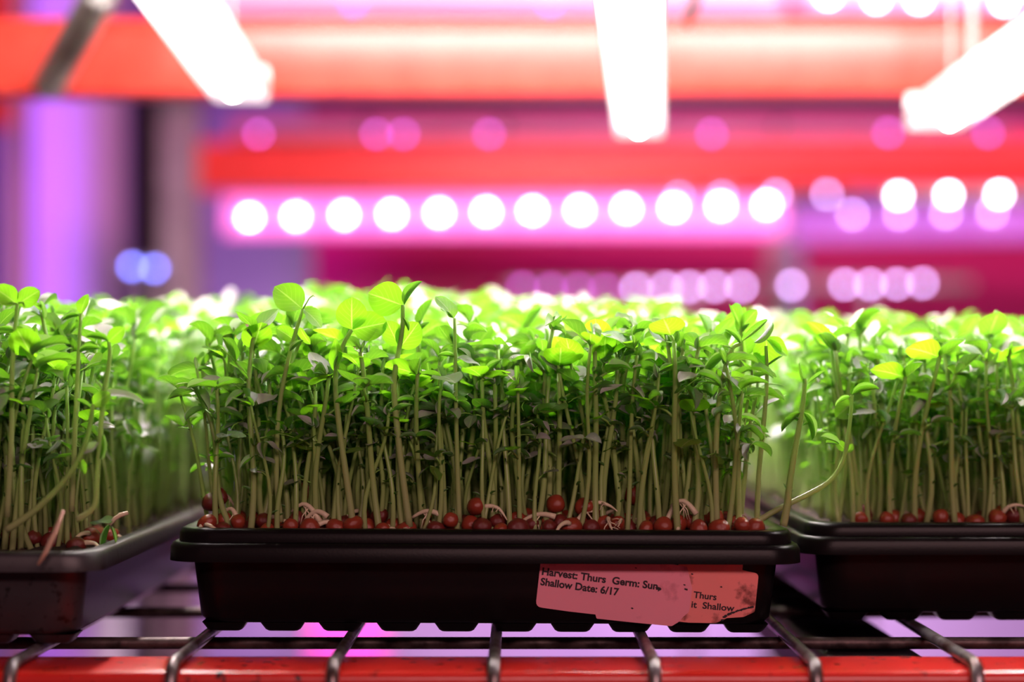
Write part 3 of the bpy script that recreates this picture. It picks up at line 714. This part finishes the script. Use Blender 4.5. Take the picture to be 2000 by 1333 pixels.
# loose straw, shed sprig, fallen roots
q = [P(124, 998, .826), P(108, 1040, .820), P(90, 1078, .8145), P(74, 1104, .8135)]
tag(obj('straw', MB().tube(q, [.0009, .0012, .0011, .0006], 7), M['straw'], None, True, 180), 'tan dry straw hanging over the near rim of the left tray', 'straw')
sp = thing('wilted_sprig', 'pale wilted pea sprig hanging over the rim between left and middle trays', 'sprig', P(250, 1002, .872))
b0 = sp.location
obj('stem', MB().tube([P(x_, y_, .872) - b0 for x_, y_ in ((250, 1002), (236, 1006), (224, 1014), (215, 1026))], [.0009, .0011, .001, .0008], 7), M['root'], sp, True, 180)
for bx, by, tx, ty, wr, k, nn in ((224, 1014, 176, 1026, .55, FLAT, (0, -.5, 1)), (215, 1026, 228, 1062, .6, CLOSED, (.5, -.8, .3)), (216, 1024, 198, 1080, .5, NARROW, (-.6, -.7, .2))):
    B, T = P(bx, by, .872) - b0, P(tx, ty, .872) - b0
    link('leaf', LEAF_MESH[k], sp, frame(B, T - B, Vector(nn), (T - B).length, wr))
rsd = random.Random(21)
for i, (x0_, y0_, x1_, y1_, hgt) in enumerate(((640, 1010, 585, 1036, 22), (625, 1020, 570, 1000, 24), (1085, 1010, 1010, 1026, 12), (1360, 1005, 1310, 990, 18), (860, 1006, 805, 1012, 10), (470, 1034, 440, 1000, 20), (1300, 1024, 1340, 978, 16), (1120, 1034, 1160, 1000, 14))):
    D_ = .8815 + .003 * rsd.random(); pts = []
    for k in range(9):
        t = k / 8; pts.append(P(x0_ + (x1_ - x0_) * t, y0_ + (y1_ - y0_) * t - hgt * math.sin(math.pi * t), D_ + .004 * t))
    mb = MB().tube(pts, [.0014 - .0007 * k / 8 for k in range(9)], 8)
    for k in range(3):
        q_ = pts[3 + k]; mb.tube([q_, q_ + Vector((.003 * (k - 1), -.001, -.004)), q_ + Vector((.004 * (k - 1), -.001, -.008))], [.0004, .0003, .00015], 5)
    tag(obj('loose_root', mb, M['root'], None, True, 180), f'pale arching root lying over the seeds of the middle tray, {ordinal(i + 1)} one made out' if False else
        'pale arching root ' + ('left of the tall paired seedlings', 'crossing above a lower root at left', 'lying flat at the middle of the rim', 'behind seeds above the label', 'short, under the tallest seedling', 'fringed, near the left corner seeds', 'standing up above the label end', 'thin, just left of the label')[i] + ' among the seeds', 'root', 'loose roots among the seeds')

# water droplets clinging to stems and leaves
rs = random.Random(3); ico = []
t_ = (1 + 5 ** .5) / 2
import bmesh
bm = bmesh.new(); bmesh.ops.create_icosphere(bm, subdivisions=2, radius=1.0); bm.verts.ensure_lookup_table()
iv = np.array([v.co[:] for v in bm.verts]); jf = [tuple(v.index for v in f.verts) for f in bm.faces]; bm.free()
mb = MB()
for s in near:
    Y, X, which, zs, zt, j, pi, rz = s; p = PROTOS[pi]; sc = plant_scale(zs, zt); sxy = .55 + .45 * sc
    for k in range(3):
        if rs.random() < .4: q = Vector(p.tubes[0][0][rs.randrange(1, 10)]); rr = p.tubes[0][1][0]
        else: lf = rs.choice(p.leaves)[1]; q = lf @ Vector((rs.uniform(-.1, .1), rs.uniform(.0, 1.0), 0)); rr = 0.0002
        a = rs.uniform(0, 6.28); q = q + Vector((math.cos(a), math.sin(a), 0)) * rr
        c, s_ = math.cos(rz), math.sin(rz); w_ = np.array((X + sxy * (c * q.x - s_ * q.y), Y + sxy * (s_ * q.x + c * q.y), zs - .001 + sc * q.z))
        mb.add((iv * rs.uniform(.0004, .0011)) + w_, jf)
tag(obj('water_droplets', mb, M['water'], None, True, 180), 'tiny clear water droplets clinging to the stems and leaves of the front rows', 'water', kind='stuff')

# ------------------------------------------------------------------ lamps over the shelf
def light_bar(label, xa, ya, xb, yb, z, wd):
    L_ = math.hypot(xb - xa, yb - ya)
    root = thing('grow_light', label, 'lamp', (xa, ya, z), 'white grow light bars over the trays')
    root.rotation_euler = (0, 0, math.atan2(yb - ya, xb - xa) - R(90))
    h = wd / 2
    obj('housing', MB().prism([(-h, .004), (h, .004), (h, .016), (h * .55, .026), (-h * .55, .026), (-h, .016)], 0, L_, 'y'), M['white_metal'], root)
    obj('lens', MB().prism([(-h * .94, .0039), (-h * .94, .0015), (-h * .6, .0004), (h * .6, .0004), (h * .94, .0015), (h * .94, .0039)], .004, L_ - .004, 'y'), M['lamp_lens'], root)
    pr = [(.0042 * math.cos(R(a)), .0003 + .0042 * math.sin(R(a))) for a in range(180, 361, 20)]
    obj('led_strip', MB().prism(pr, .010, L_ - .055, 'y'), M['lamp_white'], root)
    for y in (-.004, L_):
        obj('end_cap', MB().prism(rprof(-h, h, .001, .027, .003), y, y + .004, 'y'), M['white_metal'], root)
    for y in (.03, L_ - .06):
        obj('hanger', MB().tube([(0, y, .026), (0, y, .26)], .0012, 6), M['galv'], root)
    return root
light_bar('white grow light bar hanging at the left, slanting in from the top edge', -.183, .915, -.2037, 1.45, .318, .040)
light_bar('glaring white grow light bar in the centre, seen end-on overhead', .052, .915, .0902, 1.45, .292, .036)
light_bar('white grow light bar entering from the right edge', .2995, .915, .3074, 1.45, .2977, .040)

# pipes hanging by the upper beam
def rod(label, pts, r, m, name='conduit'):
    return tag(obj(name, MB().tube(pts, r, 12), m, None), label, 'pipe', 'rods hanging by the upper beam')
rod('thick grey conduit slanting down across the upper red beam at left', [P(250, -160, 1.42), P(195, -10, 1.42), P(95, 165, 1.53)], .013, M['galv'])
rod('thin grey rod beside the central light bar, at the top edge', [P(1375, -150, 1.40), P(1362, -20, 1.42), P(1342, 45, 1.47)], .0045, M['galv'], 'hanging_rod')
rod('thin dark rod hanging above the right-hand light bar', [P(1900, -160, 1.44), P(1900, 40, 1.44), P(1902, 195, 1.44)], .004, M['galv'], 'hanging_rod')

# ------------------------------------------------------------------ far rack and its lamps
DF = 3.45
far = thing('far_rack', 'far red rack with grey upright, out of focus across the next aisle', 'rack', (0, DF, -1.1))
def fpart(name, mb, m):
    o = obj(name, mb, m, far); o.matrix_parent_inverse = Matrix.Translation((0, -DF, 1.1)); return o
def xz(px, py, D=DF): q = P(px, py, D); return q.x, q.z
def slab(x0, y0, x1, y1, D0, D1, tilt=0.0, r=.004):
    """bar whose front face covers the given picture rectangle at distance D0; tilt in picture pixels over its length"""
    a, z1 = xz(x0, y0, D0); b, z0 = xz(x1, y1, D0); mb = MB().prism(rprof(D0, D1, z0, z1, r), a, b)
    dz = tilt * D0 / FPX
    mb.v = [(x, y, z + dz * (x - a) / (b - a)) for x, y, z in mb.v]; return mb
fpart('middle_beam', slab(372, 277, 2300, 374, DF, DF + .05, 12), M['red_paint'])
fpart('lower_beam', slab(372, 640, 2300, 730, DF, DF + .05, 0), M['red_paint'])
fpart('upright', slab(312, -300, 384, 2100, DF - .03, DF + .04), M['galv'])
fpart('upright', slab(1492, -300, 1546, 2100, DF + .75, DF + .80), M['galv'])
fpart('upright', slab(2360, -300, 2430, 2100, DF - .03, DF + .04), M['galv'])
fpart('back_panel', slab(610, 455, 1500, 700, DF + .62, DF + .65), M['crimson'])
fpart('back_panel', slab(1570, 470, 2300, 700, DF + .62, DF + .65), M['crimson'])
fpart('back_panel', slab(600, 180, 2300, 300, DF + .62, DF + .65), M['maroon'])  # same crimson panel, its dimness put into the colour
def plain(name, mb, m, label, cat, group=None): return tag(obj(name, mb, m, None), label, cat, group)
n_ = ['far left', 'second from left', 'third from left', 'fourth from left', 'fifth from left', 'last at right']
for i, x0 in enumerate((452, 720, 990, 1260, 1530, 1800)):
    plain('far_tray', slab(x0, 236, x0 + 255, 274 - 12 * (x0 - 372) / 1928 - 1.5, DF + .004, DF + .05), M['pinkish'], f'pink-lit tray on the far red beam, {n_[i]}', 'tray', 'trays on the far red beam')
def led_bar(label, x0, y0, x1, y1, D, beads, lens, bead_m, tilt=0.0, r=.0052, group='far LED bars', post=None):
    root = thing('led_bar', label, 'lamp', P(x0, (y0 + y1) / 2, D), group)
    b = root.location.copy()
    def cpart(name, mb, m):
        mb.v = [tuple(Vector(v) - b) for v in mb.v]; return obj(name, mb, m, root, True, 60)
    if lens: cpart('lens', slab(x0, y0, x1, y1, D, D + .012, tilt), lens); cpart('housing', slab(x0, y0 - 2, x1, y1 + 2, D + .013, D + .03, tilt), M['white_metal'])
    else: cpart('housing', slab(x0, y0, x1, y1, D + .004, D + .014, tilt), M['galv'])
    for (px_, py_) in beads:
        q = P(px_, py_, D - .002) - b; m2 = MB(); m2.add([(Vector(v) * r + q) for v in iv], jf); obj('led', m2, bead_m, root, True, 180)
    if post:
        zb = -1.1 - b.z; cpart_ = MB().prism(rprof(post[0] - .006, post[0] + .006, .002, .014, .002), zb, (xz(0, y1, D)[1] - b.z), 'z')
        obj('mounting_post', cpart_, M['galv'], root)
    return root
row = [(487, 425), (578, 423), (672, 420), (765, 418.5), (858, 416), (950, 414), (1040, 412), (1132, 410), (1224, 407.5), (1316, 405), (1408, 402), (1498, 400)]
led_bar('long magenta LED bar with a row of white dots under the far red beam', 440, 388, 1530, 458, DF - .05, row, M['magenta_lens'], M['led_bead'], 0)
led_bar('short bright LED bar with three white dots at the right under the far beam', 1735, 372, 2200, 392, DF - .25, [(1755, 382), (1853, 380.5), (1952, 379.5), (2050, 378)], None, M['led_bead'])
led_bar('dim violet LED bar with pale dots below the bright right-hand dots', 1545, 408, 2300, 470, DF + .30, [(1665, 419), (1757, 418), (1848, 417), (1938, 415)], M['violet_lens'], M['led_bead_dim'], 6)
led_bar('pale LED bar whose few dots overlap the right end of the long dotted bar', 1300, 374, 1660, 390, DF + .1, [(1326, 386), (1410, 385), (1516, 381), (1615, 380)], None, M['led_bead_dim'])
led_bar('low LED bar of violet dots just above the peas, right of centre', 1230, 552, 1480, 570, DF - .02, [(1242, 564), (1300, 562), (1346, 561), (1396, 560), (1449, 560)], None, M['led_bead_dim'], post=(.11,))
led_bar('low LED bar of magenta dots half hidden by the peas near the centre', 990, 552, 1215, 574, DF + .2, [(1020, 562), (1076, 564), (1130, 565), (1182, 566)], None, M['led_bead_pink'])
led_bar('low LED bar of lilac dots in a close row at the right', 1525, 546, 1900, 564, DF - .1, [(1546, 558), (1650, 556), (1700, 556), (1752, 555), (1802, 553)], None, M['led_bead_dim'], post=(.15,))
led_bar('dim purple LED bar beside the pink trays above the far red beam', 480, 256, 1960, 268, DF - .02, [(505, 262), (735, 262), (788, 262), (955, 262), (1390, 262), (1735, 260), (1930, 260)], None, M['led_bead_pink'])
led_bar('high LED bar with white dots at the top right edge', 1560, -34, 2250, 14, DF - .3, [(1618, -8), (1712, -2), (1795, -1), (1962, 4), (2060, 2)], M['pink_lens'], M['led_bead'])
led_bar('high LED bar glowing pink above the upper red beam', 380, -40, 1530, 20, DF - .3, [(690, 8), (1075, 8)], M['pink_lens'], M['led_bead_pink'])
led_bar('small pair of blue LED lamps beside the pale column at left', 232, 510, 322, 534, DF - .2, [(258, 521), (302, 525)], None, M['led_bead_blue'], post=(.04,))

# column, posts and dark curtain at the left
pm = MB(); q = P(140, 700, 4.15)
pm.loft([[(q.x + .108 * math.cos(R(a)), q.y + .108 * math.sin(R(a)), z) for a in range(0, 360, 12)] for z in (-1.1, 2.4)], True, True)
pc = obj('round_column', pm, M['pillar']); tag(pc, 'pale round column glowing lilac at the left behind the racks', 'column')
plain('steel_post', slab(14, -300, 46, 2100, 3.6, 3.66), M['brown_post'], 'narrow tan steel post at the left edge before the lilac column', 'post')
plain('red_post', slab(-30, -300, 12, 245, 3.3, 3.36), M['red_paint'], 'short red post end at the very left edge under the upper beam', 'post')
plain('dark_cabinet', slab(250, 150, 330, 2100, 4.3, 4.6), M['black_steel'], 'tall dark cabinet between the lilac column and the grey upright', 'cabinet')

plain('storage_bin', slab(600, 1170, 745, 2000, 4.55, 4.85, 0, .02), M['magenta_plastic'], 'magenta plastic bin glimpsed below the wire deck under the middle tray', 'bin')
